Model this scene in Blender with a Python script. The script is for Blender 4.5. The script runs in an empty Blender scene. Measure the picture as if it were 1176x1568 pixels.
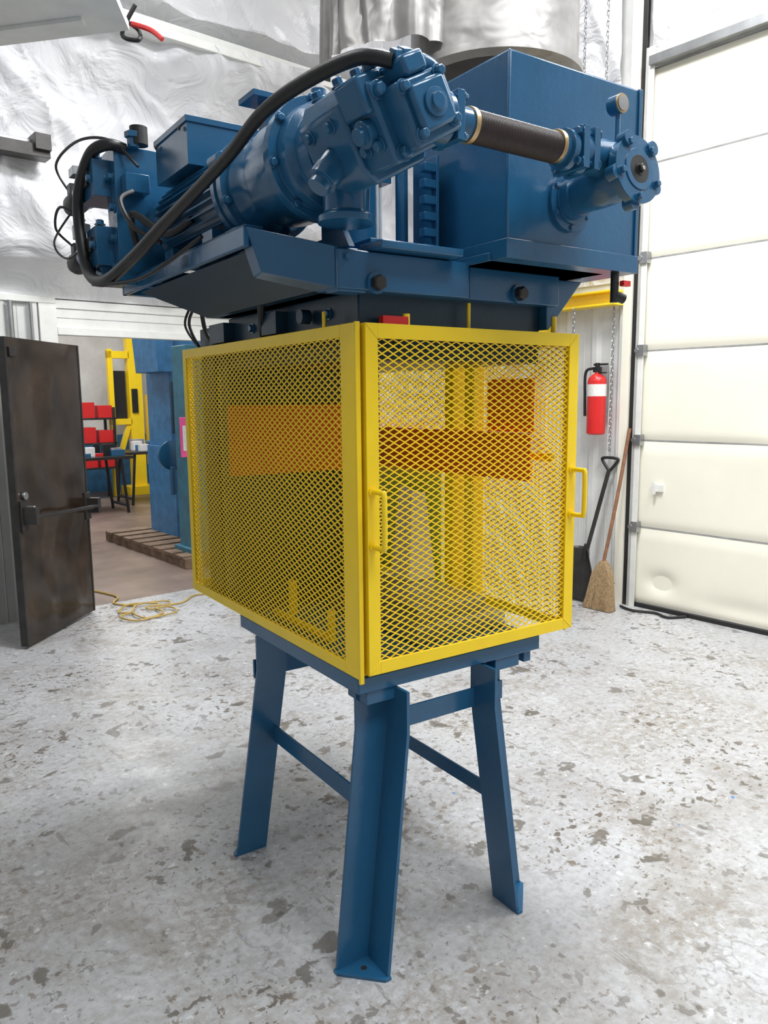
import bpy, bmesh, math, random
from mathutils import Vector, Matrix, noise
random.seed(4)
scene=bpy.context.scene
scene.view_settings.view_transform='Standard'
scene.view_settings.look='None'

# ------------------------------------------------------------------ frames
PH=.5909; CX,CY=-.0665,1.9844
MF=Matrix.Translation((CX,CY,0))@Matrix.Rotation(PH,4,'Z')            # machine frame
RF=Matrix.Translation((1.88,5.83,0))@Matrix.Rotation(math.radians(40),4,'Z')  # room frame

# ------------------------------------------------------------------ materials
def newmat(name):
    m=bpy.data.materials.new(name); m.use_nodes=True
    nt=m.node_tree; b=nt.nodes['Principled BSDF']
    return m,nt,b
def N(nt,t,**k):
    n=nt.nodes.new(t)
    for a,v in k.items():
        if a in n.inputs: n.inputs[a].default_value=v
        else: setattr(n,a,v)
    return n
def coords(nt,scale=(1,1,1)):
    tc=N(nt,'ShaderNodeTexCoord'); mp=N(nt,'ShaderNodeMapping'); mp.inputs['Scale'].default_value=scale
    nt.links.new(tc.outputs['Object'],mp.inputs[0]); return mp.outputs[0]
def ramp(nt,src,stops):
    r=N(nt,'ShaderNodeValToRGB'); cr=r.color_ramp
    while len(cr.elements)<len(stops): cr.elements.new(.5)
    for e,(p,c) in zip(cr.elements,stops):
        e.position=p; e.color=c if len(c)==4 else (*c,1)
    nt.links.new(src,r.inputs[0]); return r.outputs[0]
def mix(nt,f,a,b,typ='MIX'):
    m=N(nt,'ShaderNodeMix',data_type='RGBA',blend_type=typ)
    for s,i in ((f,0),(a,6),(b,7)):
        if hasattr(s,'links'): nt.links.new(s,m.inputs[i])
        elif isinstance(s,(int,float)): m.inputs[i].default_value=s
        else: m.inputs[i].default_value=(*s,1)
    return m.outputs[2]
def math_(nt,op,a,b,c=None):
    m=N(nt,'ShaderNodeMath',operation=op)
    for i,s in enumerate((a,b,c)):
        if s is None: continue
        if hasattr(s,'links'): nt.links.new(s,m.inputs[i])
        else: m.inputs[i].default_value=s
    return m.outputs[0]
def noisetex(nt,vec,scale,detail=4,rough=.6,dist=0):
    n=N(nt,'ShaderNodeTexNoise'); n.inputs['Scale'].default_value=scale; n.inputs['Detail'].default_value=detail
    n.inputs['Roughness'].default_value=rough; n.inputs['Distortion'].default_value=dist
    nt.links.new(vec,n.inputs['Vector']); return n.outputs[0]
def paint(name,col,rough=.35,metal=0,var=.25,bump=.15,nscale=9,coat=0,spec=.5,bscale=120):
    m,nt,b=newmat(name); v=coords(nt)
    n=noisetex(nt,v,nscale,5)
    d=tuple(c*(1-var) for c in col); l=tuple(min(1,c*(1+var)) for c in col)
    nt.links.new(ramp(nt,n,[(.3,d),(.7,l)]),b.inputs['Base Color'])
    b.inputs['Roughness'].default_value=rough; b.inputs['Metallic'].default_value=metal
    b.inputs['Coat Weight'].default_value=coat; b.inputs['Specular IOR Level'].default_value=spec
    if bump:
        bp=N(nt,'ShaderNodeBump'); bp.inputs['Strength'].default_value=bump; bp.inputs['Distance'].default_value=.002
        nt.links.new(noisetex(nt,v,bscale,3),bp.inputs['Height']); nt.links.new(bp.outputs[0],b.inputs['Normal'])
    return m
BLUE=paint('blue_paint',(.017,.102,.215),.2,bump=.3,bscale=40,var=.07,spec=.6)
BLUED=paint('dark_and_shaded_blue',(.007,.034,.062),.35,bump=.2,bscale=60,var=.15)  # darker blue; on the drip tray it also paints in shade
BLUEL=paint('light_blue_paint',(.05,.2,.42),.4)
TEAL=paint('teal_paint',(.04,.17,.25),.4)
YEL=paint('yellow_paint',(.97,.67,.012),.33,bump=.15,var=.04)
BLACK=paint('black_rubber',(.012,.012,.013),.45,bump=.3)
BLKDOOR=paint('black_door_warm_tint',(.028,.018,.012),.18,bump=1.0,nscale=3,bscale=2.2,var=.7)  # brown of warm reflections is put into the black base colour
DKST=paint('dark_steel',(.05,.047,.045),.4,metal=.6)
STEEL=paint('steel',(.5,.5,.5),.3,metal=1)
GALV=paint('galvanized_steel',(.38,.39,.4),.35,metal=.9,var=.15)
BRASS=paint('brass',(.50,.36,.2),.4,metal=.8)
BROWNH=paint('brown_ribbed_hose',(.035,.024,.022),.4,bump=.1)
RED=paint('red_paint',(.62,.02,.02),.3,var=.05)
WHITE=paint('white_paint',(.74,.74,.71),.5,var=.06)
LABEL=paint('label_paper',(.8,.78,.75),.6,var=.1,nscale=60)
LIME=paint('lime_sheet',(.58,.70,.12),.4,var=.15,nscale=5)
PINK=paint('pink_sign',(.9,.1,.35),.5,var=.02)
ORANGE=paint('orange_guard',(1.0,.17,.012),.4,var=.05)
WOOD=paint('wood_handle',(.22,.1,.05),.6,var=.3,nscale=20)
PALLET=paint('pallet_wood',(.18,.12,.08),.8,var=.4)
STRAW=paint('broom_straw',(.28,.19,.10),.9,var=.4,nscale=60)
CORD=paint('yellow_cord',(.4,.27,.06),.5)
CREAM=paint('cream_door_paint',(.86,.83,.71),.38,bump=.1,var=.03,nscale=2,bscale=8)
GRAYP=paint('gray_paint',(.3,.3,.3),.5)
SHADEW=paint('shaded_wall_panel',(.33,.33,.32),.5,var=.12,nscale=2)  # white wall beside the doorway, its shade put into a grey base
def mat_wall():
    m,nt,b=newmat('white_wall_panel'); v=coords(nt)
    n=noisetex(nt,v,2.5,6); nt.links.new(ramp(nt,n,[(.3,(.58,.58,.56)),(.65,(.76,.76,.75))]),b.inputs['Base Color'])
    b.inputs['Roughness'].default_value=.45; return m
WALL=mat_wall()
def mat_tarp():
    m,nt,b=newmat('white_insulation_tarp'); v=coords(nt)
    n=noisetex(nt,v,1.1,4,.5,.3)
    nt.links.new(ramp(nt,n,[(.3,(.66,.66,.69)),(.7,(.80,.80,.81))]),b.inputs['Base Color'])
    b.inputs['Roughness'].default_value=.36; b.inputs['Specular IOR Level'].default_value=.5
    bp=N(nt,'ShaderNodeBump'); bp.inputs['Strength'].default_value=.65; bp.inputs['Distance'].default_value=.07
    nt.links.new(noisetex(nt,v,3.0,4,.5,1.4),bp.inputs['Height']); nt.links.new(bp.outputs[0],b.inputs['Normal'])
    return m
TARP=mat_tarp()
def mat_floor():
    m,nt,b=newmat('worn_painted_concrete'); v=coords(nt)
    base=ramp(nt,noisetex(nt,v,.9,6,.65),[(.3,(.36,.36,.37)),(.55,(.46,.468,.482)),(.75,(.55,.56,.58))])
    fine=ramp(nt,noisetex(nt,v,35,5,.75),[(.35,(.76,.75,.74)),(.58,(1,1,1))])
    c=mix(nt,1.0,base,fine,'MULTIPLY')
    tan=ramp(nt,noisetex(nt,v,1.9,7,.7,.5),[(.45,(0,0,0)),(.62,(1,1,1))])
    tan2=ramp(nt,noisetex(nt,v,26,6,.75),[(.42,(0,0,0)),(.56,(1,1,1))])
    c=mix(nt,math_(nt,'MULTIPLY',math_(nt,'MULTIPLY',tan,tan2),.75),c,(.23,.205,.17))
    # broad brownish stains and drag marks
    st1=ramp(nt,noisetex(nt,v,1.15,6,.62,.8),[(.56,(0,0,0)),(.66,(1,1,1))])
    st2=ramp(nt,noisetex(nt,v,9,6,.7),[(.36,(0,0,0)),(.6,(1,1,1))])
    c=mix(nt,math_(nt,'MULTIPLY',math_(nt,'MULTIPLY',st1,st2),.6),c,(.20,.175,.145))
    cl=ramp(nt,noisetex(nt,v,1.4,3,.5),[(.38,(0,0,0)),(.62,(1,1,1))])
    for s,th,col,k0,k1 in ((15,.60,(.12,.105,.09),.9,.1),(6.5,.632,(.10,.088,.07),.35,.6),(3.6,.665,(.10,.085,.065),.1,.75),(40,.615,(.15,.135,.115),.8,.15),(24,.63,(.17,.135,.10),.5,.4)):
        ch=ramp(nt,noisetex(nt,v,s,5 if s>4 else 8,.55,.25),[(th,(0,0,0)),(th+.02,(1,1,1))])
        c=mix(nt,math_(nt,'MULTIPLY',ch,math_(nt,'MULTIPLY_ADD',cl,k0,k1)),c,col)
    v2=coords(nt,(9,2.2,1)); sc=ramp(nt,noisetex(nt,v2,1.6,5,.6,.6),[(.65,(0,0,0)),(.68,(1,1,1))])
    c=mix(nt,math_(nt,'MULTIPLY',sc,.55),c,(.15,.135,.12))
    wf=ramp(nt,noisetex(nt,v,20,4,.6),[(.32,(1,1,1)),(.36,(0,0,0))])
    c=mix(nt,math_(nt,'MULTIPLY',wf,.5),c,(.68,.69,.71))
    vo=N(nt,'ShaderNodeTexVoronoi',feature='DISTANCE_TO_EDGE'); vo.inputs['Scale'].default_value=.9
    nz=N(nt,'ShaderNodeTexNoise'); nz.inputs['Scale'].default_value=4; nz.inputs['Detail'].default_value=5; nt.links.new(v,nz.inputs['Vector'])
    scv=N(nt,'ShaderNodeVectorMath',operation='SCALE'); scv.inputs['Scale'].default_value=.55; nt.links.new(nz.outputs[1],scv.inputs[0])
    ad=N(nt,'ShaderNodeVectorMath',operation='ADD'); nt.links.new(v,ad.inputs[0]); nt.links.new(scv.outputs[0],ad.inputs[1]); nt.links.new(ad.outputs[0],vo.inputs['Vector'])
    ck=ramp(nt,vo.outputs['Distance'],[(0,(1,1,1)),(.005,(0,0,0))])
    ckm=ramp(nt,noisetex(nt,v,.8,2),[(.46,(0,0,0)),(.56,(1,1,1))])
    c=mix(nt,math_(nt,'MULTIPLY',math_(nt,'MULTIPLY',ck,ckm),.7),c,(.2,.19,.18))
    bl=ramp(nt,noisetex(nt,v,22,2,.4),[(.775,(0,0,0)),(.78,(1,1,1))])
    c=mix(nt,bl,c,(.05,.18,.45))
    nt.links.new(c,b.inputs['Base Color'])
    rr=ramp(nt,noisetex(nt,v,5,4),[(.3,(.28,.28,.28)),(.7,(.5,.5,.5))]); nt.links.new(rr,b.inputs['Roughness'])
    bp=N(nt,'ShaderNodeBump'); bp.inputs['Strength'].default_value=.25; bp.inputs['Distance'].default_value=.004
    nt.links.new(noisetex(nt,v,14,6,.7),bp.inputs['Height']); nt.links.new(bp.outputs[0],b.inputs['Normal'])
    return m
FLOOR=mat_floor()
BROWNFLOOR=paint('brown_concrete',(.19,.14,.115),.4,var=.35,nscale=2,bump=.1)
def mat_foil():
    m,nt,b=newmat('duct_foil'); v=coords(nt)
    n=noisetex(nt,v,3,5); nt.links.new(ramp(nt,n,[(.3,(.16,.155,.15)),(.7,(.32,.31,.30))]),b.inputs['Base Color'])
    b.inputs['Metallic'].default_value=.55; b.inputs['Roughness'].default_value=.38
    bp=N(nt,'ShaderNodeBump'); bp.inputs['Strength'].default_value=.5; bp.inputs['Distance'].default_value=.04
    nt.links.new(noisetex(nt,v,4,2,.5,.6),bp.inputs['Height']); nt.links.new(bp.outputs[0],b.inputs['Normal']); return m
FOIL=mat_foil()

# ------------------------------------------------------------------ builder
class B:
    def __init__(s): s.bm=bmesh.new(); s.mats=[]; s.cur=0
    def m(s,mat):
        if mat not in s.mats: s.mats.append(mat)
        s.cur=s.mats.index(mat); return s
    def face(s,vs):
        try: f=s.bm.faces.new(vs); f.material_index=s.cur; return f
        except ValueError: return None
    def hull8(s,p):
        v=[s.bm.verts.new(q) for q in p]
        for i in ((0,3,2,1),(4,5,6,7),(0,1,5,4),(1,2,6,5),(2,3,7,6),(3,0,4,7)): s.face([v[k] for k in i])
    def box(s,x0,x1,y0,y1,z0,z1,M=None):
        p=[Vector(q) for q in ((x0,y0,z0),(x1,y0,z0),(x1,y1,z0),(x0,y1,z0),(x0,y0,z1),(x1,y0,z1),(x1,y1,z1),(x0,y1,z1))]
        if M: p=[M@q for q in p]
        s.hull8(p)
    def prism(s,poly,z0,z1,M=None):
        a=[Vector((x,y,z0)) for x,y in poly]; c=[Vector((x,y,z1)) for x,y in poly]
        if M: a=[M@q for q in a]; c=[M@q for q in c]
        a=[s.bm.verts.new(q) for q in a]; c=[s.bm.verts.new(q) for q in c]; n=len(a)
        s.face(a[::-1]); s.face(c)
        for i in range(n): s.face([a[i],a[(i+1)%n],c[(i+1)%n],c[i]])
    def lathe(s,p0,d,prof,n=32,rot=0):
        p0=Vector(p0); d=Vector(d).normalized(); a=d.orthogonal().normalized()
        if abs(d.z)<.9: a=(Vector((0,0,1))-d*d.z).normalized()
        b=d.cross(a); rings=[]
        for (t,r) in prof:
            c=p0+d*t
            if r<=1e-6: rings.append([s.bm.verts.new(c)])
            else: rings.append([s.bm.verts.new(c+(a*math.cos(rot+2*math.pi*k/n)+b*math.sin(rot+2*math.pi*k/n))*r) for k in range(n)])
        for A,C in zip(rings,rings[1:]):
            for k in range(n):
                if len(A)==1 and len(C)==1: continue
                if len(A)==1: s.face([A[0],C[(k+1)%n],C[k]])
                elif len(C)==1: s.face([A[k],A[(k+1)%n],C[0]])
                else: s.face([A[k],A[(k+1)%n],C[(k+1)%n],C[k]])
        if len(rings[0])>1: s.face(rings[0][::-1])
        if len(rings[-1])>1: s.face(rings[-1])
    def cyl(s,p0,p1,r,r1=None,n=24):
        d=Vector(p1)-Vector(p0); s.lathe(p0,d,[(0,r),(d.length,r if r1 is None else r1)],n)
    def hexb(s,p,d,r=.012,h=.01,wash=True):
        if wash: s.lathe(p,d,[(0,r*1.35),(h*.25,r*1.35)],16)
        s.lathe(p,d,[(0,r),(h,r*.97),(h*1.15,r*.8)],6)
    def boltring(s,c,d,R,n,r=.01,h=.01,rot=0):
        c=Vector(c); d=Vector(d).normalized(); a=(Vector((0,0,1))-d*d.z).normalized() if abs(d.z)<.9 else Vector((1,0,0)); b=d.cross(a)
        for k in range(n):
            t=rot+2*math.pi*k/n; s.hexb(c+(a*math.cos(t)+b*math.sin(t))*R,d,r,h)
    def tube(s,pts,r,n=12,sub=8,closed=False,radii=None):
        P=[Vector(p) for p in pts]; Q=[];Rr=[]
        if len(P)>2 and sub>1:
            for i in range(len(P)-1):
                p0=P[max(i-1,0)];p1=P[i];p2=P[i+1];p3=P[min(i+2,len(P)-1)]
                for k in range(sub):
                    t=k/sub
                    Q.append(.5*((2*p1)+(-p0+p2)*t+(2*p0-5*p1+4*p2-p3)*t*t+(-p0+3*p1-3*p2+p3)*t**3))
                    Rr.append(r if radii is None else radii[i]*(1-t)+radii[i+1]*t)
            Q.append(P[-1]); Rr.append(r if radii is None else radii[-1])
        else: Q=P; Rr=[r]*len(P)
        t=(Q[1]-Q[0]).normalized(); a=t.orthogonal().normalized(); prev=None
        for i,q in enumerate(Q):
            t=(Q[min(i+1,len(Q)-1)]-Q[max(i-1,0)]).normalized()
            a=(a-t*a.dot(t)).normalized(); b=t.cross(a)
            ring=[s.bm.verts.new(q+(a*math.cos(2*math.pi*k/n)+b*math.sin(2*math.pi*k/n))*Rr[i]) for k in range(n)]
            if prev:
                for k in range(n): s.face([prev[k],prev[(k+1)%n],ring[(k+1)%n],ring[k]])
            else: s.face(ring[::-1])
            prev=ring
        s.face(prev)
    def grid(s,fn,nu,nv):
        V=[[s.bm.verts.new(fn(i/nu,j/nv)) for j in range(nv+1)] for i in range(nu+1)]
        for i in range(nu):
            for j in range(nv): s.face([V[i][j],V[i+1][j],V[i+1][j+1],V[i][j+1]])
    def expmesh(s,o,a,b,n,W,Hh,pw=.035,ph=.0096,t=.0037,d=.003):
        o=Vector(o);a=Vector(a);b=Vector(b);n=Vector(n)
        rows=int(Hh/ph); cols=int(W/(pw/2))
        for j in range(rows+1):
            prev=None
            for k in range(cols+1):
                z=(j+.5)*ph+(ph/2 if (k+j)%2 else -ph/2)*.93
                z=min(max(z,0),Hh); c=o+a*(k*pw/2)+b*z
                up=1 if (k+j)%2 else -1
                q=[s.bm.verts.new(c+b*(t/2)+n*(d/2+up*.0008)),s.bm.verts.new(c-b*(t/2)+n*(d/2+up*.0008)),s.bm.verts.new(c-b*(t/2)-n*(d/2)),s.bm.verts.new(c+b*(t/2)-n*(d/2))]
                if prev:
                    for e in range(4): s.face([prev[e],prev[(e+1)%4],q[(e+1)%4],q[e]])
                prev=q
    def out(s,name,parent,bevel=0,smooth=True,frame=None):
        me=bpy.data.meshes.new(name)
        bmesh.ops.recalc_face_normals(s.bm,faces=s.bm.faces[:])
        s.bm.to_mesh(me); s.bm.free()
        for mt in s.mats: me.materials.append(mt)
        if smooth:
            me.shade_smooth(); me.set_sharp_from_angle(angle=math.radians(35))
        ob=bpy.data.objects.new(name,me); scene.collection.objects.link(ob)
        if bevel:
            bv=ob.modifiers.new('bevel','BEVEL'); bv.width=bevel; bv.segments=2; bv.limit_method='ANGLE'; bv.angle_limit=math.radians(40); bv.harden_normals=False
        if parent: ob.parent=parent
        if frame: ob.matrix_world=frame
        return ob
def empty(name,frame):
    e=bpy.data.objects.new(name,None); e.empty_display_size=.1; scene.collection.objects.link(e); e.matrix_world=frame; return e

# ================================================================== MACHINE STAND
st=empty('machine_stand',MF)
W,D=.5685,.794; KZ=.68; TOPZ=.80
def leg(name,fx,fy,sx,sy,su,sv):
    L=.112; T=.010
    b=B().m(BLUE)
    def sec(ox,oy,z):
        vx=ox-sx*.055; vy=oy-sy*.055
        P=[(vx,vy),(vx+sx*L,vy),(vx+sx*L,vy+sy*T),(vx+sx*T,vy+sy*T),(vx+sx*T,vy+sy*L),(vx,vy+sy*L)]
        return [b.bm.verts.new((x,y,z)) for x,y in P]
    S=[sec(fx,fy,.006),sec(fx-sx*su,fy-sy*sv,KZ),sec(fx-sx*su,fy-sy*sv,TOPZ)]
    for A,C in zip(S,S[1:]):
        for k in range(6): b.face([A[k],A[(k+1)%6],C[(k+1)%6],C[k]])
    b.face([S[0][i] for i in (0,1,2,3)]);b.face([S[0][i] for i in (0,3,4,5)])
    b.face([S[2][i] for i in (0,1,2,3)]);b.face([S[2][i] for i in (0,3,4,5)])
    vx=fx-sx*.055; vy=fy-sy*.055
    b.prism([(vx,vy),(vx+sx*.118,vy),(vx+sx*.118,vy+sy*.02),(vx+sx*.02,vy+sy*.118),(vx,vy+sy*.118)],0,.009)
    b.m(DKST).lathe((vx+sx*.045,vy+sy*.045,.009),(0,0,1),[(0,.009),(.0008,.009)],16)  # flat dark disc paints the shade inside the bolt hole
    b.out(name,st,.0015)
leg('leg_front',-.02,-.02,-1,-1,.10,.04); leg('leg_right',W,-.02,1,-1,.07,.035); leg('leg_left',-.025,D-.03,-1,1,.085,.035); leg('leg_rear',W,D-.02,1,1,.07,.035)
b=B().m(BLUE)
b.box(-.0,.68,.012,.80,.805,.85)
b.box(.03,.13,.02,.12,.765,.81); b.box(.5,.6,.02,.10,.765,.81); b.box(.63,.66,.03,.1,.765,.81)
b.out('table_top',st,.003)
b=B().m(BLUE)
b.box(.065,.073,.07,.70,.40,.46)
b.box(.137,.56,.052,.060,.655,.715)
b.box(.50,.508,.02,.74,.335,.385)
b.box(.0,.56,.695,.705,.645,.71)
b.out('braces',st,.001)

# ================================================================== SAFETY CAGE
cg=empty('safety_cage',MF)
Z0,Z1=.852,1.79; CW,CD=.785,1.255
b=B().m(YEL)
f=.034
def frameV(b,u0,u1,v0,v1,w0,w1,wt=f,wb=f):
    b.box(u0,u1,v0,v0+w0,Z0,Z1); b.box(u0,u1,v1-w1,v1,Z0,Z1)
    b.box(u0,u1,v0+w0,v1-w1,Z1-wt,Z1); b.box(u0,u1,v0+w0,v1-w1,Z0,Z0+wb)
frameV(b,-.004,.004,.0,CD,.072,f)
b.box(-.004,.010,-.004,.004,Z0-.012,Z1+.002)
b.box(.004,f,.02,CD,Z1-.006,Z1); b.box(.004,f,.02,CD,Z0,Z0+.006)
for zz in (Z0,Z1-f): b.box(0,CW,CD-.004,CD+.004,zz,zz+f)
b.box(0,f,CD-.004,CD+.004,Z0,Z1); b.box(CW-f,CW,CD-.004,CD+.004,Z0,Z1)
frameV(b,CW-.006,CW+.002,.0,CD,.03,f)
b.box(CW-.055,CW-.006,.40,.45,Z0,Z1); b.box(CW-.065,CW-.006,.50,.55,Z0,Z1); b.box(CW-.02,CW-.006,.06,.40,1.395,1.42)
b.out('fixed_frame',cg,.0015)
b=B().m(YEL)
b.expmesh((0,.072,Z0+f),(0,1,0),(0,0,1),(-1,0,0),CD-.072-f,Z1-Z0-2*f)
b.out('left_mesh',cg,smooth=False)
b=B().m(YEL)
b.expmesh((f,CD,Z0+f),(1,0,0),(0,0,1),(0,1,0),CW-2*f,Z1-Z0-2*f)
b.expmesh((CW,.03,Z0+f),(0,1,0),(0,0,1),(1,0,0),CD-.03-f,Z1-Z0-2*f)
b.out('rear_and_right_mesh',cg,smooth=False)
b=B().m(YEL)
d0,d1=-.014,-.006; zt,zb=Z1-.001,Z0+.010
DL=.019
b.box(DL,.057,d0,d1,zb,zt); b.box(CW-.028,CW+.012,d0,d1,zb,zt)
b.box(.057,CW-.028,d0,d1,zt-.038,zt); b.box(.057,CW-.028,d0,d1,zb,zb+.036)
b.box(DL,DL+.006,d1,.02,zb,zt); b.box(CW+.006,CW+.012,d1,.025,zb,zt)
b.box(DL+.006,CW+.006,d1,.022,zt-.006,zt);b.box(DL+.006,CW+.006,d1,.022,zb,zb+.006)
for (x0,z0,x1,z1) in ((DL+.001,zt-.001,.057,zt-.038),(CW+.011,zt-.001,CW-.028,zt-.038),(DL+.001,zb+.001,.057,zb+.036),(CW+.011,zb+.001,CW-.028,zb+.036)):
    b.tube([(x0,d0,z0),(x1,d0,z1)],.0018,6,1)
b.out('door_frame',cg,.0015)
b=B().m(YEL)
b.expmesh((.057,-.006,zb+.036),(1,0,0),(0,0,1),(0,-1,0),CW-.085,zt-zb-.074)
b.out('door_mesh',cg,smooth=False)
b=B().m(YEL)
for (hu,z0,z1) in ((.035,1.215,1.36),(CW-.008,1.235,1.375)):
    b.tube([(hu,d0,z0),(hu,d0-.045,z0),(hu,d0-.055,z0+.012),(hu,d0-.055,z1-.012),(hu,d0-.045,z1),(hu,d0,z1)],.0075,10,4)
    b.cyl((hu,d0-.006,z0),(hu,d0,z0),.012); b.cyl((hu,d0-.006,z1),(hu,d0,z1),.012)
b.out('door_handles',cg)
b=B().m(RED)
b.box(.09,.17,.01,.03,Z1-.0,Z1+.022); b.m(YEL).cyl((.17,.02,Z1),(.17,.02,Z1+.03),.01)
b.m(YEL).cyl((.385,.02,Z1-.01),(.385,.02,Z1+.07),.005); b.cyl((.72,.02,Z1-.01),(.72,.02,Z1+.05),.008); b.cyl((0,.16,Z1-.01),(0,.16,Z1+.04),.005)
b.out('latch_pins',cg)
b=B().m(ORANGE)
b.box(.02,.60,.885,.89,1.33,1.58); b.box(CW-.075,CW-.07,.10,1.15,1.33,1.485); b.box(CW-.045,CW-.04,.12,.34,1.485,1.66)
b.m(LIME).box(CW-.045,CW-.04,.60,1.16,.90,1.33)
b.out('guard_strips',cg,0)

# ================================================================== PRESS (head frame and clamp)
pr=empty('injection_molding_press',MF)
tk=mo=pu=sp=hs=vm=pr
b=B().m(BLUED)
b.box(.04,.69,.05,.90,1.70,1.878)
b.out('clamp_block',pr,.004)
b=B().m(BLUE)
b.box(-.055,.37,.0,.10,1.868,1.965)
b.box(.37,.72,.0,.10,1.868,1.955)
b.box(-.05,.03,-.004,.06,1.862,1.885)
b.box(-.055,.36,-.012,.0,1.868,1.962)
b.box(.0,.68,.10,.9,1.88,1.965)
b.hull8([(-.055,.0,1.87),(-.055,.1,1.87),(-.15,.27,1.92),(-.16,.2,1.925),(-.055,.0,1.97),(-.055,.1,1.97),(-.19,.27,2.035),(-.2,.2,2.035)])
b.box(-.205,-.19,.2,1.30,1.985,2.04); b.box(-.205,-.15,.2,1.30,2.03,2.04)
b.box(.06,.075,.2,1.30,1.985,2.04)
b.box(-.205,.075,1.27,1.30,1.985,2.04); b.box(-.205,.075,.6,.66,1.99,2.03); b.box(-.205,.075,.95,1.0,1.99,2.03)
b.box(-.19,-.10,.28,.36,2.04,2.05); b.box(.04,.3,-.06,.04,1.965,1.985)
b.box(-.03,.36,.1,.5,1.965,1.99)
b.hull8([(.69,.02,1.80),(.70,.02,1.80),(.70,.12,1.80),(.69,.12,1.80),(.69,.02,1.95),(.84,.02,1.95),(.84,.12,1.95),(.69,.12,1.95)])
b.out('head_frame',pr,.003)
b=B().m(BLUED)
b.hull8([(-.03,.12,1.88),(.05,.12,1.88),(.05,.92,1.88),(-.03,.92,1.88),(-.175,.24,1.985),(.06,.24,1.985),(.06,1.18,1.985),(-.175,1.18,1.985)])  # dark underside of the tray is shade put into the colour
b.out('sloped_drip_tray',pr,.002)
b=B().m(DKST)
for p in ((.052,-.012,1.886),(.55,.0,1.893)):
    b.hexb(p,(0,-1,0),.020,.026,False)
b.m(BLUE)
for p in ((.052,-.012,1.886),(.55,.0,1.893)): b.cyl((p[0],p[1],p[2]),(p[0],p[1]-.008,p[2]),.027,n=28)
b.m(BLUE).hexb((-.03,-.012,1.945),(0,-1,0),.009,.008)
b.out('tie_bolts',pr)
b=B().m(BLUE)
b.lathe((.19,.30,1.985),(0,0,1),[(0,.095),(.02,.095),(.021,.07),(.26,.07),(.265,.085),(.29,.085)],36)
b.lathe((.31,.42,1.985),(0,0,1),[(0,.06),(.02,.06),(.021,.045),(.30,.045)],28)
b.cyl((.285,.2,1.985),(.285,.2,2.27),.018)
b.box(.08,.34,.33,.5,2.24,2.30)
b.box(.325,.335,.09,.20,1.99,2.26)
for i in range(6): b.box(.285,.325,.09,.115,2.0+i*.043,2.022+i*.043)
b.box(.08,.13,.05,.16,1.985,2.01)
b.hull8([(.02,.06,1.985),(.04,.06,1.985),(.04,.2,1.985),(.02,.2,1.985),(.02,.16,2.12),(.04,.16,2.12),(.04,.2,2.12),(.02,.2,2.12)])
b.out('injection_cylinders',pr,.0015)
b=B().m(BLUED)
b.box(.04,.60,.92,1.02,.85,1.86); b.box(.03,.60,1.02,1.15,.85,1.86)  # support column widened into a dark plate, added to darken the left mesh view
b.m(DKST).box(.02,CW-.04,.78,1.22,.853,.862)  # dark sheet added so the cage bottom looks dark through the mesh
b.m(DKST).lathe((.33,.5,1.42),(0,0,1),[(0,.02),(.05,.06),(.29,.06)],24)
b.out('clamp_column_dark_backing',pr,.003)
b=B().m(GALV)
b.box(.30,.66,.15,.70,.851,.905); b.box(.34,.62,.2,.62,.905,.95)
b.m(LABEL).hull8([(.52,.5,.95),(.64,.5,.95),(.64,.62,.95),(.52,.62,.95),(.55,.52,1.28),(.61,.52,1.26),(.61,.6,1.26),(.55,.6,1.29)])
b.m(YEL).box(.08,.10,.3,.7,.86,.88); b.box(.08,.10,.3,.32,.88,.96); b.cyl((.12,.62,.87),(.12,.62,.99),.015)
b.out('lower_platen',pr,.003)

# oil tank
b=B().m(BLUE)
b.box(.368,.868,-.15,.24,2.0,2.46)
b.out('oil_tank_body',tk,.006)
b=B().m(BLUE)
b.box(.360,.878,-.158,.25,1.955,2.004)
b.box(.35,.80,-.10,.2,1.955,1.975)
b.box(.862,.876,-.156,-.14,2.0,2.46)
b.tube([(.368,-.15,2.0),(.368,-.15,2.455)],.004,8,1)
b.out('oil_tank_base',tk,.003)
b=B().m(BLUE)
b.lathe((.59,-.15,2.12),(0,-1,0),[(0,.078),(.012,.078),(.013,.06),(.02,.06)],36); b.boltring((.59,-.162,2.12),(0,-1,0),.068,6,.007,.006)
b.m(BLACK).cyl((.80,-.14,1.87),(.80,-.14,1.955),.012); b.cyl((.80,-.14,1.89),(.83,-.15,1.88),.014)
b.m(RED).box(.81,.84,-.165,-.15,1.915,1.93)
b.out('oil_tank_fittings',tk)

# electric motor
AX,AZ=-.04,2.19
b=B().m(BLUE)
b.lathe((AX,-.02,AZ),(0,1,0),[(0,.10),(.05,.105),(.06,.125),(.10,.128),(.101,.148),(.132,.148),(.133,.132),(.26,.132),(.30,.122),(.36,.122),(.375,.13),(.40,.13),(.401,.148),(.43,.148),(.431,.14),(.45,.14),(.451,.148),(.475,.148),(.476,.112),(1.02,.112),(1.03,.125),(1.16,.125),(1.18,.09),(1.185,0)],48)
b.boltring((AX,.081,AZ),(0,-1,0),.138,8,.010,.010,.2)
b.boltring((AX,.38,AZ),(0,-1,0),.139,8,.011,.010,.39)
for k in range(8):
    t=.39+2*math.pi*k/8
    if k%2==0: b.cyl((AX+math.sin(t)*.15,.385,AZ+math.cos(t)*.15),(AX+math.sin(t)*.15,.45,AZ+math.cos(t)*.15),.018)
b.out('motor_body',mo,.001)
b=B().m(BLUE)
for k in range(36):
    t=2*math.pi*k/36
    M=Matrix.Translation((AX,0,AZ))@Matrix.Rotation(t,4,'Y')
    b.box(-.0022,.0022,.47,.99,.108,.136,M)
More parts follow.
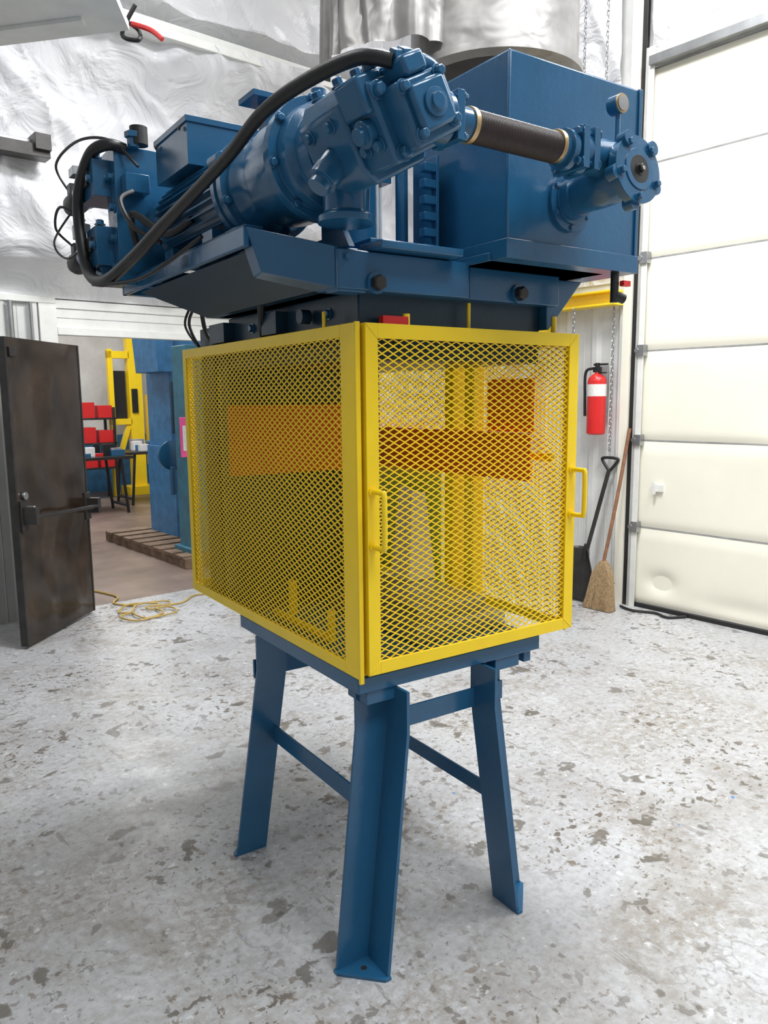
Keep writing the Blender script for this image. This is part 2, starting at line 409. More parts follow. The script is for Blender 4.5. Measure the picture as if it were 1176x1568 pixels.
b.out('motor_cooling_fins',mo)
b=B().m(BLUE)
b.box(-.17,.04,.66,.95,2.30,2.43); b.box(-.175,.045,.655,.955,2.42,2.437); b.box(-.12,.0,.70,.9,2.27,2.31)
b.box(-.16,-.1,.52,.60,2.04,2.09); b.box(.02,.08,.52,.6,2.04,2.09); b.box(-.16,-.1,.86,.94,2.04,2.09); b.box(.02,.08,.86,.94,2.04,2.09)
b.box(-.10,.06,.34,.44,2.41,2.425); b.box(-.05,.0,.37,.42,2.33,2.41)
b.m(DKST).hexb((-.177,.70,2.41),(-1,0,0),.006,.005); b.hexb((-.177,.92,2.41),(-1,0,0),.006,.005)
b.m(BLACK).lathe((AX,1.165,AZ),(0,1,0),[(0,.07),(.05,.065),(.055,0)])
b.out('motor_terminal_box',mo,.004)
b=B().m(BLUE)
b.lathe((.02,.20,2.3),(0,0,1),[(0,.03),(.05,.03),(.051,.02),(.10,.02)],24); b.cyl((-.02,.26,2.3),(-.02,.26,2.38),.012)
b.out('motor_breather_plug',mo)

# hydraulic pump
Mh=Matrix.Translation((AX,0,AZ))@Matrix.Rotation(math.radians(-28),4,'Y')
b=B().m(BLUE)
b.prism([(-.075,-.10),(.075,-.10),(.10,-.06),(.10,.07),(.06,.11),(-.06,.11),(-.10,.07),(-.10,-.06)],-.0,.18,Mh@Matrix.Translation((0,-.02,0))@Matrix.Rotation(math.pi/2,4,'X'))
b.box(-.085,.085,-.30,-.19,-.08,.085,Mh)
b.box(-.06,.07,-.355,-.29,-.07,.06,Mh)
b.box(-.10,-.03,-.29,-.20,.03,.105,Mh)
b.box(-.045,.05,-.372,-.35,-.05,.045,Mh)
b.box(-.03,.03,-.36,-.25,.06,.10,Mh)
b.out('pump_casing',pu,.008)
b=B().m(BLUE)
b.lathe(Mh@Vector((0.003,-.37,-.003)),(0,-1,0),[(0,.028),(.008,.028),(.010,.016),(.016,.016)],24)
for x,z in ((-.055,.055),(.055,.055),(-.05,-.055),(.055,-.055)):
    b.hexb(Mh@Vector((x*1.2,-.30,z*1.15)),(0,-1,0),.014,.016)
    b.hexb(Mh@Vector((x*.9,-.355,z*.85)),(0,-1,0),.011,.015)
for y in (-.27,-.22,-.15,-.06):
    b.hexb(Mh@Vector((-.10 if y>-.19 else -.085,y,.045 if y>-.2 else -.03)),Mh.to_3x3()@Vector((-1,0,0)),.012,.014)
    b.hexb(Mh@Vector((-.04,y,.11 if y>-.19 else .105)),Mh.to_3x3()@Vector((0,0,1)),.013,.016)
b.lathe(Mh@Vector((-.085,-.25,.0)),Mh.to_3x3()@Vector((-1,0,0)),[(0,.028),(.02,.028),(.021,.018),(.035,.018)],20)
b.lathe((AX-.07,-.10,AZ-.06),(-.6,0,-.8),[(0,.035),(.06,.035),(.061,.025),(.08,.025)],20)
b.lathe((AX+.0,-.03,AZ-.02),(0,0,-1),[(0,.06),(.13,.055),(.14,.07),(.155,.07)],24)
b.lathe((AX+.03,-.30,AZ),(1,0,0),[(0,.055),(.05,.055),(.051,.045),(.075,.045)],28)
b.box(.045,.065,-.345,-.255,2.14,2.24)
for z in (2.15,2.23):
    for v in (-.335,-.265): b.hexb((.065,v,z),(1,0,0),.008,.012)
b.tube([(AX+.03,-.33,AZ+.03),(AX+.035,-.33,AZ+.06),(AX+.02,-.33,AZ+.080),(AX-.02,-.328,AZ+.085),(AX-.06,-.325,AZ+.077)],.019,16,6)
b.lathe((AX+.032,-.33,AZ+.025),(0,0,1),[(0,.028),(.02,.028)],6); b.lathe((AX-.03,-.327,AZ+.085),(-1,0.05,-.15),[(0,.025),(.022,.025),(.024,.021),(.04,.021)],6)
b.boltring((AX-.0,-.02,AZ),(0,-1,0),.09,8,.009,.01)
b.cyl((-.02,-.10,2.28),(-.02,-.10,2.36),.014); b.cyl((.02,-.05,2.27),(.02,-.05,2.36),.018); b.hexb((.02,-.05,2.36),(0,0,1),.02,.012)
b.out('pump_fittings',pu,.001)

# suction pipe
b=B().m(BROWNH)
prof=[]; L=.285; n=60
for i in range(n):
    s0=i*L/n
    prof+=[(s0,.0337),(s0+L/n*.3,.0352),(s0+L/n*.6,.0352),(s0+L/n*.9,.0337)]
b.lathe((.105,-.30,2.19),(1,0,-.012),prof,32)
b.m(BRASS)
for s0 in (.105,.375): b.cyl((s0,-.30,2.19),(s0+.012,-.30,2.19),.0378,n=32)
b.m(BLUE)
b.lathe((.03,-.30,2.19),(1,0,0),[(0,.042),(.03,.042),(.031,.034),(.08,.034)],28)
b.lathe((.385,-.30,2.187),(1,0,0),[(0,.036),(.015,.036),(.016,.047),(.03,.047),(.034,.047),(.035,.040),(.055,.040),(.056,.05),(.075,.05),(.08,.05),(.09,.045),(.18,.045)],28)
b.box(.425,.445,-.35,-.25,2.14,2.235); b.box(.462,.482,-.35,-.25,2.14,2.235)
for z in (2.155,2.222):
    for v in (-.338,-.262): b.cyl((.415,v,z),(.495,v,z),.006,n=8); b.hexb((.425,v,z),(-1,0,0),.010,.010); b.hexb((.482,v,z),(1,0,0),.010,.010)
b.lathe((.588,-.165,2.125),(0,-1,.12),[(0,.055),(.03,.055),(.031,.048),(.09,.055),(.16,.058),(.185,.045),(.19,.045),(.191,.082),(.215,.082),(.216,.05),(.219,.05)],40)
fc=Vector((.588,-.165,2.125))+Vector((0,-1,.12)).normalized()*.215
b.boltring(fc,(0,-1,.12),.068,5,.009,.012,.5)
for k in range(5):
    t=.5+2*math.pi*k/5
    c=Vector((.588,-.165,2.125))+Vector((0,-1,.12)).normalized()*.19+Vector((-math.sin(t)*.078,0,math.cos(t)*.078))
    b.lathe(c,(0,-1,.12),[(0,.018),(.026,.018)],16)
b.m(BLACK).lathe(fc,(0,-1,.12),[(0,.034),(.0045,.034),(.0046,.02)],24)
b.m(DKST).hexb(fc+Vector((0,-.004,0)),(0,-1,.12),.011,.010)
b.m(STEEL).lathe(fc+Vector((0,-.015,0)),(0,-1,.12),[(0,.005),(.002,.005)],12)
b.m(BLUE).cyl((.60,-.30,2.19),(.60,-.30,2.31),.006)
b.lathe((.60,-.28,2.325),(0,-1,0),[(0,.023),(.03,.023)],28)
b.m(BRASS).lathe((.60,-.31,2.325),(0,-1,0),[(0,.023),(.004,.023)],28)
b.m(GRAYP).lathe((.60,-.314,2.325),(0,-1,0),[(0,.018),(.002,.018)],28)
b.out('suction_pipe_assembly',sp,.0015)

# hose
H=[(AX-.065,-.325,2.266),(-.155,-.27,2.280),(-.20,-.13,2.270),(-.225,.03,2.249),(-.235,.20,2.200),(-.25,.40,2.155),(-.27,.62,2.105),(-.30,.85,2.04),(-.33,1.07,2.00),(-.34,1.25,2.07),(-.34,1.31,2.30),(-.32,1.20,2.43),(-.28,1.12,2.455),(-.22,1.12,2.45)]
b=B().m(BLACK); b.tube(H,.017,16,8,radii=[.0155]*5+[.0165,.018,.019,.020,.020,.020,.020,.019,.019])
b.out('hydraulic_hose',hs)

# valve manifold
b=B().m(BLUE)
b.box(-.26,-.06,1.12,1.17,2.0,2.46)
b.box(-.32,-.16,1.17,1.36,2.30,2.42); b.box(-.32,-.14,1.17,1.38,2.07,2.2); b.box(-.24,-.1,1.17,1.3,2.2,2.3)
b.box(-.30,-.10,1.20,1.36,2.02,2.07); b.box(-.25,-.12,1.2,1.32,2.42,2.47)
b.box(-.24,-.16,1.06,1.12,2.30,2.36)
for z in (2.36,2.14):
    b.lathe((-.28,1.34,z),(0,1,0),[(0,.04),(.06,.04),(.061,.05),(.10,.05),(.101,.035),(.16,.035)],20)
    for k,x in enumerate((-.30,-.2)): b.hexb((x,1.19+.06*k,z+.065),(0,0,1),.014,.016)
    for y in (1.2,1.28,1.34): b.hexb((-.32,y,z),(-1,0,0),.013,.014)
for k in range(4): b.hexb((-.26,1.145,2.06+.1*k),(-1,0,0),.014,.016)
b.lathe((-.20,1.09,2.45),(0,0,1),[(0,.02),(.03,.02),(.031,.028),(.05,.028)],6)
b.out('valve_manifold_blocks',vm,.004)
b=B().m(BLACK)
for z in (2.36,2.14):
    b.lathe((-.28,1.50,z),(0,1,0),[(0,.03),(.02,.042),(.13,.042),(.14,.03),(.18,.03)],20)
    b.box(-.31,-.25,1.55,1.60,z+.03,z+.065); b.box(-.33,-.31,1.22,1.34,z-.02,z+.03)
b.m(GALV).box(-.33,-.28,1.40,1.47,2.20,2.25); b.box(-.33,-.28,1.40,1.47,2.42,2.45)
b.m(BLACK).lathe((-.18,1.09,2.46),(0,0,1),[(0,.03),(.06,.03)],20)
b.out('solenoids',vm,.001)
b=B().m(BLACK)
b.tube([(-.3,1.6,2.40),(-.34,1.62,2.50),(-.32,1.35,2.52),(-.26,1.15,2.48),(-.2,1.05,2.38)],.005,8,8)
b.tube([(-.31,1.58,2.2),(-.36,1.6,2.26),(-.36,1.5,2.32),(-.3,1.4,2.26)],.005,8,8)
b.tube([(-.3,1.3,2.08),(-.34,1.1,2.0),(-.28,.8,1.98),(-.2,.5,2.06)],.006,8,8)
b.tube([(-.3,1.56,2.33),(-.38,1.55,2.2),(-.36,1.4,2.12),(-.3,1.2,2.2)],.004,8,8)
b.tube([(-.21,1.05,2.1),(-.26,.95,2.2),(-.2,.8,2.12),(-.15,.7,2.15)],.012,10,8)
b.tube([(-.22,1.06,2.30),(-.28,1.0,2.25),(-.27,.9,2.15),(-.2,.85,2.10)],.008,10,8)
b.out('wiring',vm)
b=B().m(BLACK)
b.tube([(-.02,1.0,1.93),(-.0,1.02,1.85),(0.02,1.0,1.80),(.03,.95,1.76)],.008,8,8)
b.tube([(-.02,.5,1.9),(.0,.55,1.84),(.03,.6,1.80)],.012,8,8)
b.tube([(.02,1.1,1.97),(-.01,1.15,1.88),(.03,1.1,1.75)],.006,8,8)
b.tube([(.03,1.2,1.97),(.0,1.22,1.88),(.05,1.18,1.78)],.005,8,8)
b.m(BLUED).box(.0,.04,.45,.55,1.795,1.86); b.box(.0,.04,.85,.98,1.795,1.86); b.cyl((.03,.3,1.83),(.0,.3,1.83),.02)
b.m(BLUE).hexb((.04,.2,1.83),(-1,0,0),.012,.012); b.hexb((.04,.7,1.83),(-1,0,0),.012,.012)
b.out('side_lines',pr)

# ================================================================== ROOM
def room(b,name,bevel=0,smooth=True): return b.out(name,None,bevel,smooth,frame=RF)
b=B().m(FLOOR); b.box(-10,.3,-10,2.75,-.1,0); b.m(BROWNFLOOR).box(-8,4,2.75,11,-.1,-.0005); room(b,'floor')
b=B().m(WHITE); b.box(-10,.3,-9,2.9,5.6,5.7); b.box(-8,4,2.9,11,4.2,4.3); room(b,'ceiling')
def corr(b,p0,p1,z0,z1,nrm,pitch=.22,dep=.025):
    p0=Vector(p0);p1=Vector(p1);d=p1-p0;L=d.length;d.normalize();n=Vector(nrm)
    prof=[];s=0
    while s<L:
        for o,h in ((0,0),(.03,dep),(.07,dep),(.10,0),(.155,0),(.16,.005),(.165,0)):
            if s+o<=L: prof.append((s+o,h))
        s+=pitch
    prof.append((L,0)); prev=None
    for s,h in prof:
        q=p0+d*s+n*h; c=(b.bm.verts.new((q.x,q.y,z0)),b.bm.verts.new((q.x,q.y,z1)))
        if prev: b.face([prev[0],c[0],c[1],prev[1]])
        prev=c
BW=2.70
b=B().m(SHADEW)
corr(b,(-9,BW,0),(-3.42,BW,0),0,2.0,(0,-1,0)); b.m(WALL)
corr(b,(-9,BW,0),(-3.42,BW,0),2.0,2.33,(0,-1,0)); corr(b,(-1.0,BW,0),(0,BW,0),0,2.33,(0,-1,0))
b.box(-9,-3.30,BW+.001,BW+.15,0,5.6); b.box(-1.0,.1,BW+.001,BW+.15,0,5.6); b.box(-3.30,-1.0,BW+.03,BW+.15,2.09,5.6)
room(b,'wall_back',smooth=False)
def ridge(p):
    return max(0,1-abs(noise.noise(p))*5)
def tarp(b,p0,p1,z0,z1,nrm,seed,amp=.22,bulge=None,nu=90,nv=70,top=True):
    p0=Vector(p0);p1=Vector(p1);n=Vector(nrm)
    def fn(a,c):
        p=p0.lerp(p1,a); z=z0+(z1-z0)*c; L=(p1-p0).length
        h=bulge(z) if bulge else .08
        x=a*L
        h+=amp*.45*(noise.noise(Vector((x*.7+seed,z*.7,seed)))+.3)
        h+=amp*.20*ridge(Vector((x*.9+z*.7+seed,z*.35-x*.25,seed*2)))
        h+=amp*.14*ridge(Vector((x*1.8-z*.5,z*.8+x*.3,seed*3)))
        h+=amp*.07*ridge(Vector((x*3.5+z*1.5,z*1.6-x*.3,seed*5)))
        h+=amp*.20*abs(noise.noise(Vector((x*3,z*.8,seed*4))))
        w=min(1,c*8,(1-c)*8+.2) if top else min(1,c*8)
        return p+Vector((0,0,z))+n*max(.012,h*w)
    b.grid(fn,nu,nv)
def prof_low(z):   # insulation: bulges low, tucks in, then leans out to the girt
    pts=[(2.34,.04),(2.7,.24),(2.95,.28),(3.2,.20),(3.32,.10),(3.6,.16),(4.16,.42)]
    for (a,ha),(c,hc) in zip(pts,pts[1:]):
        if z<=c:
            t=(z-a)/(c-a); t=t*t*(3-2*t); return ha+(hc-ha)*t
    return pts[-1][1]
b=B().m(TARP)
tarp(b,(-8,BW,0),(0,BW,0),2.34,4.16,(0,-1,0),3.1,.30,prof_low,420,130,top=False)
tarp(b,(-8,BW,0),(0,BW,0),4.22,5.6,(0,-1,0),7.7,.36,lambda z:.30-.18*min(1,(z-4.2)),400,90)
room(b,'insulation_tarp')
b=B().m(TARP)
tarp(b,(0,.12,0),(0,BW,0),2.44,5.6,(-1,0,0),12.1,.26,None,140,160)
room(b,'insulation_tarp.001')
b=B().m(WHITE)
b.box(-8,0,BW-.56,BW+.02,4.10,4.16); b.box(-8,0,BW-.48,BW+.02,4.17,4.24); b.m(GRAYP).box(-8,0,BW-.52,BW,4.16,4.17)
b.m(WHITE).box(-8,-3.30,BW-.035,BW+.02,2.30,2.345)
room(b,'trim_1',.004)
b=B().m(WHITE)
b.box(-3.42,-.9,BW-.03,BW+.03,2.27,2.33); b.box(-3.34,-.9,BW-.02,BW+.16,2.13,2.27); b.box(-3.30,-.9,BW-.045,BW+.03,2.08,2.135)
b.box(-3.42,-3.30,BW-.04,BW+.16,0,2.27)
b.m(GRAYP).box(-3.30,-1.0,BW+.0,BW+.1,2.09,2.10); b.box(-3.34,-.9,BW-.022,BW,2.20,2.206)
room(b,'trim_2',.004)
b=B().m(WALL)
corr(b,(0,.06,0),(0,BW,0),0,2.30,(-1,0,0),.24)
b.box(.001,.15,.0,BW,0,5.6)
b.box(.07,.15,-9,0,0,5.6)
room(b,'wall_right',smooth=False)
b=B().m(YEL)
b.box(-.16,-.03,.10,1.6,2.36,2.375); b.box(-.16,-.03,.10,1.6,2.265,2.28); b.box(-.10,-.085,.10,1.6,2.28,2.36)
b.box(-.2,-.03,.75,1.0,2.10,2.265)
room(b,'crane_rail',.002)
# garage door
gd=empty('garage_door',RF)
PH_=.655; seams=[.03,.62,1.275,1.93,2.585,3.24,3.87]
b=B().m(CREAM)
for i in range(6):
    z0=seams[i]; z1=seams[i+1]-.008
    def fn(a,c,i=i,z0=z0,z1=z1):
        y=-.035-a*3.6; z=z0+(z1-z0)*c; x=.012
        if c>.88: x+=.010*(c-.88)/.12
        if c<.06: x+=.012*(1-c/.06)
        if i==0: x+=.035*math.exp(-((y+.27)/.10)**2-((z-.21)/.07)**2)+.015*math.exp(-((y+.9)/.3)**2-((z-.12)/.07)**2)
        if i==2: x+=.010*math.exp(-((y+1.0)/.08)**2-((z-1.5)/.2)**2)
        x+=.003*noise.noise(Vector((y*2,z*3,i)))
        return Vector((x,y,z))
    b.grid(fn,110,24)
b.box(.03,.05,-3.65,-.035,.03,3.87)
b.out('door_panels',gd)
b=B().m(GRAYP)
for z in seams: b.box(.02,.028,-3.62,-.04,z-.007,z+.003)
b.out('panel_gaps',gd)
b=B().m(WHITE)
b.box(-.03,.0,-.035,-.01,0,4.0); b.box(-.03,-.02,-.075,-.01,0,4.0)
b.m(GALV)
for z in seams[1:6]:
    b.box(-.045,.01,-.085,-.03,z-.04,z+.04); b.cyl((-.05,-.03,z),(.0,-.03,z),.018,n=12)
b.m(WHITE).box(-.01,.012,-.26,-.19,.90,.95); b.box(-.03,.0,-.21,-.19,.88,.97)
b.m(BLACK).box(-.02,.01,-.008,.03,0,5.6); b.box(-.01,.02,-3.6,-.03,.0,.03)
b.m(CREAM).box(-.04,.0,.03,.10,0,5.6)
b.out('door_track',gd,.001)
b=B().m(GALV); b.box(-.06,.0,-3.6,-.05,3.87,3.93)
b.m(WHITE)
for k in range(4): b.box(-.03,.06,-.3-k*.9,-.24-k*.9,3.93,5.6)
b.out('header_track',gd,.002)
b=B().m(TARP)
tarp(b,(0.06,-3.8,0),(.06,-.05,0),3.9,5.6,(-1,0,0),21.3,.12,lambda z:.03,160,80)
room(b,'insulation_tarp.002')
# fire extinguisher
fe=empty('fire_extinguisher',RF)
b=B().m(RED)
yy=.25
b.lathe((-.12,yy,1.31),(0,0,1),[(0,.055),(.01,.07),(.40,.07),(.43,.062),(.455,.035),(.46,.02),(.47,.02)],32)
b.m(LABEL).lathe((-.12,yy,1.60),(0,0,1),[(0,.0708),(.09,.0708)],32)
b.m(BLACK).box(-.135,-.105,yy-.03,yy+.03,1.78,1.82); b.box(-.13,-.11,yy-.09,yy+.03,1.83,1.845); b.box(-.13,-.11,yy-.08,yy+.01,1.77,1.78)
b.cyl((-.12,yy,1.77),(-.12,yy,1.85),.018,n=14)
b.tube([(-.13,yy+.03,1.81),(-.14,yy+.09,1.78),(-.15,yy+.085,1.6),(-.15,yy+.08,1.45)],.011,10,8)
b.m(GRAYP).box(-.05,-.03,yy-.04,yy+.04,1.45,1.83)
b.out('extinguisher_body',fe,.001)
# shovel
sh=empty('scoop_shovel',RF)
b=B().m(DKST)
dy=-.16
b.tube([(-.06,.32+dy,1.04),(-.12,.37+dy,.72),(-.17,.42+dy,.42)],.016,12,6)
b.m(BLACK)
b.tube([(-.055,.32+dy,1.03),(-.05,.26+dy,1.10),(-.05,.26+dy,1.13),(-.05,.38+dy,1.13),(-.05,.38+dy,1.10),(-.055,.32+dy,1.03)],.012,8,3)
def scoop(a,c):
    w=.14*(.55+.45*min(1,(1-c)*2.5)); x=(a-.5)*2
    z=.01+.43*c; off=-.22+.05*c
    return Vector((off-.05*abs(x)**2.5,.46+dy+x*w,z))
b.m(DKST).grid(scoop,14,14)
b.lathe((-.165,.43+dy,.46),(.0,.05,-1),[(0,.018),(.12,.03)],12)
so=b.out('shovel_body',sh); sm=so.modifiers.new('s','SOLIDIFY'); sm.thickness=.004
# broom
br=empty('corn_broom',RF)
by=.06
b=B().m(WOOD); b.tube([(-.05,-.0,1.36),(-.15,.02,.85),(-.24,by,.36)],.0135,12,6)
b.m(STRAW)
def bristle(z,w,t,cx): return [(cx-t,by-w,z),(cx+t,by-w,z),(cx+t,by+w,z),(cx-t,by+w,z)]
lv=[(.37,.02,.02,-.24),(.33,.045,.03,-.245),(.27,.075,.035,-.25),(.12,.10,.035,-.27),(.005,.12,.04,-.285)]
prev=None
for z,w,t,cx in lv:
    q=[b.bm.verts.new(p) for p in bristle(z,w,t,cx)]
    if prev:
        for e in range(4): b.face([prev[e],prev[(e+1)%4],q[(e+1)%4],q[e]])
    else: b.face(q)
    prev=q
b.face(prev)
for i in range(150):
    y=by+(random.random()-.5)*.24; y0=by+(y-by)*.45
    b.tube([(-.255+random.uniform(-.03,.03),y0,.27),(-.29+random.uniform(-.045,.045),y,.003+random.random()*.02)],.0025,4,1)
b.m(RED).box(-.285,-.21,by-.075,by+.075,.245,.252); b.m(DKST).box(-.29,-.205,by-.08,by+.08,.20,.206)
b.out('broom_body',br)
def chain(name,x,y,z0,z1,step=.032):
    e=empty(name,RF); b=B().m(GALV); k=0; z=z0
    while z<z1:
        a=(1,0) if k%2 else (0,1); pts=[]
        for i in range(9):
            t=2*math.pi*i/8; pts.append((x+a[0]*.009*math.cos(t),y+a[1]*.009*math.cos(t),z+.019*math.sin(t)))
        b.tube(pts,.0036,5,1); z+=step; k+=1
    b.out('chain_links',e)
chain('hoist_chain',-.2,.42,.55,2.26); chain('hoist_chain.001',-.05,.17,1.2,2.26); chain('hoist_chain.002',-.45,.20,2.6,5.5); chain('hoist_chain.003',-.45,.02,2.9,5.5)
b=B().m(BLACK); b.tube([(-.12,-.02,.012),(-.16,-.15,.012),(-.1,-.3,.012),(-.14,-.42,.012),(-.02,-.5,.012)],.01,8,6); room(b,'floor_cable')

# black door leaf
dl=empty('door_1',RF)
p0=Vector((-3.20,2.56,0)); p1=Vector((-3.85,1.96,0)); dd=(p1-p0).normalized(); nn=Vector((-dd.y,dd.x,0))
if nn.y>0: nn=-nn
DM=Matrix(((dd.x,nn.x,0,p0.x),(dd.y,nn.y,0,p0.y),(0,0,1,0),(0,0,0,1)))
LW=(p1-p0).length
b=B().m(BLKDOOR)
b.box(0,LW,-.04,-.012,.02,2.0,DM)
def dface(a,c):
    x=a*LW; z=.02+1.98*c
    y=.016*noise.noise(Vector((x*2.2,z*1.6,5)))+.010*noise.noise(Vector((x*6,z*4,9)))
    e=min(a*15,(1-a)*15,c*20,(1-c)*20,1)
    return DM@Vector((x,y*e,z))
b.grid(dface,50,90)
b.m(DKST).box(LW-.015,LW+.003,-.045,.004,.02,2.0,DM); b.box(-.003,.015,-.045,.004,.02,2.0,DM)
b.out('door_leaf',dl)
b=B().m(DKST)
b.tube([DM@Vector(p) for p in ((.03,.10,.83),(LW-.05,.10,.87))],.013,12,1)
for x,z in ((.03,.83),(LW-.05,.87)):
    b.box(x-.02,x+.02,0,.11,z-.05,z+.06,DM); b.box(x-.035,x+.035,0,.02,z-.1,z+.1,DM)
b.m(GALV).cyl(DM@Vector((LW-.08,0,1.0)),DM@Vector((LW-.08,.02,1.0)),.025); b.cyl(DM@Vector((LW-.12,0,.92)),DM@Vector((LW-.12,.05,.92)),.012)
b.m(DKST).box(LW-.10,LW-.03,0,.015,1.88,1.94,DM)
b.out('panic_bar',dl,.002)
b=B().m(GALV); b.cyl((-3.62,BW-.06,0.1),(-3.62,BW-.06,2.3),.02); b.cyl((-3.48,BW-.05,1.2),(-3.48,BW-.05,2.3),.012); room(b,'wall_conduit')
b=B().m(DKST); b.box(-4.3,-3.42,BW-.52,BW-.40,3.16,3.24); b.box(-3.52,-3.42,BW-.55,BW-.05,3.20,3.30); b.m(GALV).box(-4.3,-3.4,BW-.45,BW-.2,3.24,3.28); room(b,'wall_bracket',.003)
b=B().m(CORD)
pts=[]
random.seed(9)
for i in range(20):
    t=i*.72; r=.14+.09*math.sin(i*1.3)
    pts.append((-2.92+r*1.5*math.cos(t),2.30+r*math.sin(t),.012+.006*(i%3)))
pts+=[(-2.6,2.35,.01),(-2.4,2.5,.01),(-2.2,2.46,.01),(-2.0,2.6,.01)]
b.tube(pts,.007,6,5); b.tube([(-2.9,2.5,.01),(-3.0,2.7,.01),(-2.9,2.9,.01),(-3.0,3.3,.01)],.008,6,6)
room(b,'extension_cord')
hu=empty('overhead_heater',RF)
b=B().m(WHITE)
b.prism([(-4.7,.88),(-3.87,-.20),(-4.42,-1.05),(-5.3,-.2)],3.0,3.03); b.prism([(-4.66,.80),(-3.91,-.20),(-4.42,-.98),(-5.2,-.2)],3.03,3.30)
b.prism([(-4.6,.60),(-4.02,-.16),(-4.05,-.2),(-4.63,.56)],2.985,3.0)
b.m(GALV)
for x,y in ((-4.1,-.2),(-4.55,.45),(-4.5,-.8),(-5.0,-.2)): b.cyl((x,y,3.3),(x,y,5.6),.008,n=8)
b.m(BLACK).tube([(-3.91,-.18,3.05),(-3.80,-.12,3.05),(-3.83,-.19,2.98),(-3.87,-.13,3.01),(-3.84,-.2,3.10)],.009,6,6); b.m(RED).tube([(-3.84,-.15,3.05),(-3.78,-.19,3.03),(-3.75,-.23,2.99)],.010,6,5)
b.out('heater_body',hu,.004)
du=empty('exhaust_duct',RF)
dx,dy_=-1.36,.21
b=B().m(FOIL)
b.lathe((dx,dy_,3.50),(0,0,1),[(0,.50),(.01,.54),(.05,.54),(.06,.51),(2.1,.51)],64)
b.m(DKST).lathe((dx,dy_,3.38),(0,0,1),[(0,.14),(.13,.48)],48); b.cyl((dx,dy_,3.26),(dx,dy_,3.38),.14)
b.out('duct_drum',du)
b=B().m(FOIL)
def crink(a,c):
    t=a*2.4+2.2; z=3.60+2.0*c; r=.46+.10*abs(noise.noise(Vector((a*7,z*1.2,1))))+.02*math.sin(a*24)
    return Vector((dx-.40+r*math.cos(t),dy_+.40+r*math.sin(t),z))
b.grid(crink,60,40)
b.out('duct_insulation',du)

# ================================================================== NEXT ROOM
b=B().m(WALL); b.box(-8,4,10.5,10.65,0,4.2); b.m(BLUEL).box(-8,4,10.48,10.5,0,1.0); room(b,'wall_far')
b=B().m(WALL); b.box(-5.6,-5.5,2.9,10.5,0,4.2); room(b,'wall_left')
cr=empty('yellow_gantry_crane',RF)
b=B().m(YEL)
b.box(.02,.25,9.6,9.75,0,3.6); b.box(-.32,-.24,9.6,9.7,0,2.45); b.box(-.32,.05,9.6,9.7,2.3,2.42); b.box(-.32,.05,9.6,9.7,1.2,1.3); b.box(-.1,.6,9.5,9.9,0,.15)
b.box(.33,.45,9.6,9.75,.5,1.7); b.box(-3,2,9.6,9.8,3.4,3.7)
b.hull8([(-.24,9.62,.6),(-.16,9.62,.6),(-.16,9.7,.6),(-.24,9.7,.6),(-.04,9.62,1.2),(.04,9.62,1.2),(.04,9.7,1.2),(-.04,9.7,1.2)])
b.m(BLACK).box(.05,.15,9.57,9.6,1.4,1.8); b.box(-.2,0,9.7,9.9,1.3,2.1)
b.out('crane_frame',cr,.004)
bp_=empty('blue_punch_press',RF)
b=B().m(BLUEL)
b.box(-1.55,-1.0,4.6,5.3,.1,1.1); b.box(-1.52,-1.0,4.7,5.3,1.1,2.6); b.hull8([(-1.68,4.6,1.9),(-1.5,4.6,1.9),(-1.5,5.2,1.9),(-1.68,5.2,1.9),(-1.72,4.6,2.5),(-1.5,4.6,2.5),(-1.5,5.2,2.5),(-1.72,5.2,2.5)])
b.m(BLUE).lathe((-1.60,4.55,1.02),(0,-1,0),[(0,.16),(.03,.16),(.04,.12),(.05,.05)],28); b.cyl((-1.62,4.5,.6),(-1.62,4.5,.9),.03)
b.m(BLUED).box(-1.56,-1.45,4.57,4.6,1.25,1.8)
b.m(TEAL).box(-1.83,-1.45,3.65,3.95,.12,2.12); b.box(-1.87,-1.4,3.6,4.0,.10,.16)
b.m(PINK).box(-1.93,-1.77,3.62,3.635,1.06,1.44); b.m(LABEL).box(-1.91,-1.84,3.61,3.62,1.12,1.36)
b.out('press_frame',bp_,.006)
b=B().m(PALLET)
b.box(-2.0,-1.1,3.5,3.62,0,.10)
for k in range(8): b.box(-2.0,-1.1,3.55+k*.26,3.73+k*.26,.08,.115)
for x in (-1.98,-1.6,-1.2): b.box(x,x+.09,3.55,5.6,0,.08)
room(b,'wooden_skid',.003)
def table(name,x,y,w2=.5):
    e=empty(name,RF); b=B().m(DKST); b.box(x-w2,x+w2,y-.35,y+.35,.78,.82)
    b.m(BLACK)
    for i in (-w2+.1,w2-.1):
        for j in (-.3,.3): b.tube([(x+i,y+j,0),(x+i*.8,y+j,.78)],.022,8,1)
        b.tube([(x+i,y-.3,.1),(x+i,y+.3,.1)],.02,8,1)
    random.seed(int(x*10)+3)
    for k in range(14):
        b.m(random.choice([RED,BLUEL,GRAYP,LABEL,BLACK,BLUE])); w=.05+.08*random.random(); px=x-w2+.1+random.random()*(2*w2-.3); py=y-.25+.5*random.random()
        b.box(px,px+w*1.6,py,py+w,.82,.85+.15*random.random())
    b.out('table_frame',e,.002)
table('work_table',-1.25,7.9,.45); table('work_table.001',-.20,8.6,.45)
rk=empty('tool_rack',RF)
b=B().m(DKST)
X0=-.95
for x in (X0,X0+.55): b.box(x,x+.04,9.3,9.34,0,1.5); b.box(x,x+.04,9.7,9.74,0,1.5)
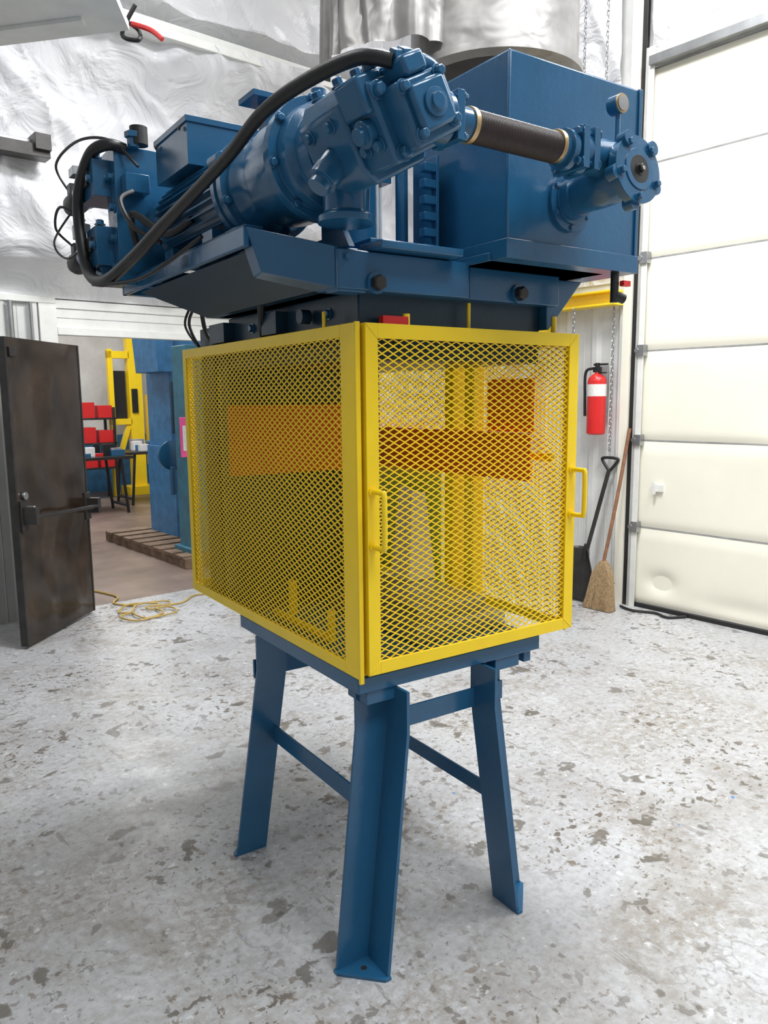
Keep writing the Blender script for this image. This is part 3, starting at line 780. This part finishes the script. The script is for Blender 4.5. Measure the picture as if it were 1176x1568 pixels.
for z in (.5,.9,1.3): b.box(X0,X0+.6,9.3,9.74,z,z+.03)
b.m(RED)
for z in (.53,.93,1.33): b.box(X0+.05,X0+.27,9.33,9.6,z,z+.25); b.box(X0+.32,X0+.55,9.33,9.6,z,z+.2)
b.out('rack_frame',rk,.003)

# ================================================================== LIGHTS
def area(name,x,y,z,sx,sy,p,col=(1,1,1)):
    l=bpy.data.lights.new(name,'AREA'); l.shape='RECTANGLE'; l.size=sx; l.size_y=sy; l.energy=p; l.color=col
    o=bpy.data.objects.new(name,l); scene.collection.objects.link(o); o.matrix_world=RF@Matrix.Translation((x,y,z)); return o
area('ceiling_light',-2.3,-.9,5.5,1.2,.8,250,(.97,.985,1))
area('ceiling_light.001',-.9,.6,5.5,.8,.8,50)
area('ceiling_light.002',-3.6,-4.5,5.5,2.0,1.5,175,(.97,.985,1))
area('ceiling_light.003',-5.5,-.2,5.5,1.5,1.5,72)
area('ceiling_light.004',-1.0,-3.0,5.5,1.5,1.5,150,(.97,.985,1))
area('far_room_light',-1.5,7,4.1,2,3,190); area('far_room_light.001',-2.5,4.2,4.1,1.5,1.5,55)
w=bpy.data.worlds.new('world'); scene.world=w; w.use_nodes=True
w.node_tree.nodes['Background'].inputs[0].default_value=(.92,.96,1,1); w.node_tree.nodes['Background'].inputs[1].default_value=.36

# ================================================================== CAMERA
f,pi_,ro=1182.7,.1461,.0095
F=Vector((0,math.cos(pi_),-math.sin(pi_)));U0=Vector((0,math.sin(pi_),math.cos(pi_)));R0=Vector((1,0,0))
R=R0*math.cos(ro)-U0*math.sin(ro);U=R0*math.sin(ro)+U0*math.cos(ro)
c=bpy.data.cameras.new('camera'); c.sensor_fit='VERTICAL'; c.sensor_height=24; c.sensor_width=18; c.lens=f/1568*24; c.clip_start=.05
o=bpy.data.objects.new('camera',c); scene.collection.objects.link(o)
o.matrix_world=Matrix(((R.x,U.x,-F.x,0),(R.y,U.y,-F.y,0),(R.z,U.z,-F.z,1.6),(0,0,0,1)))
scene.camera=o
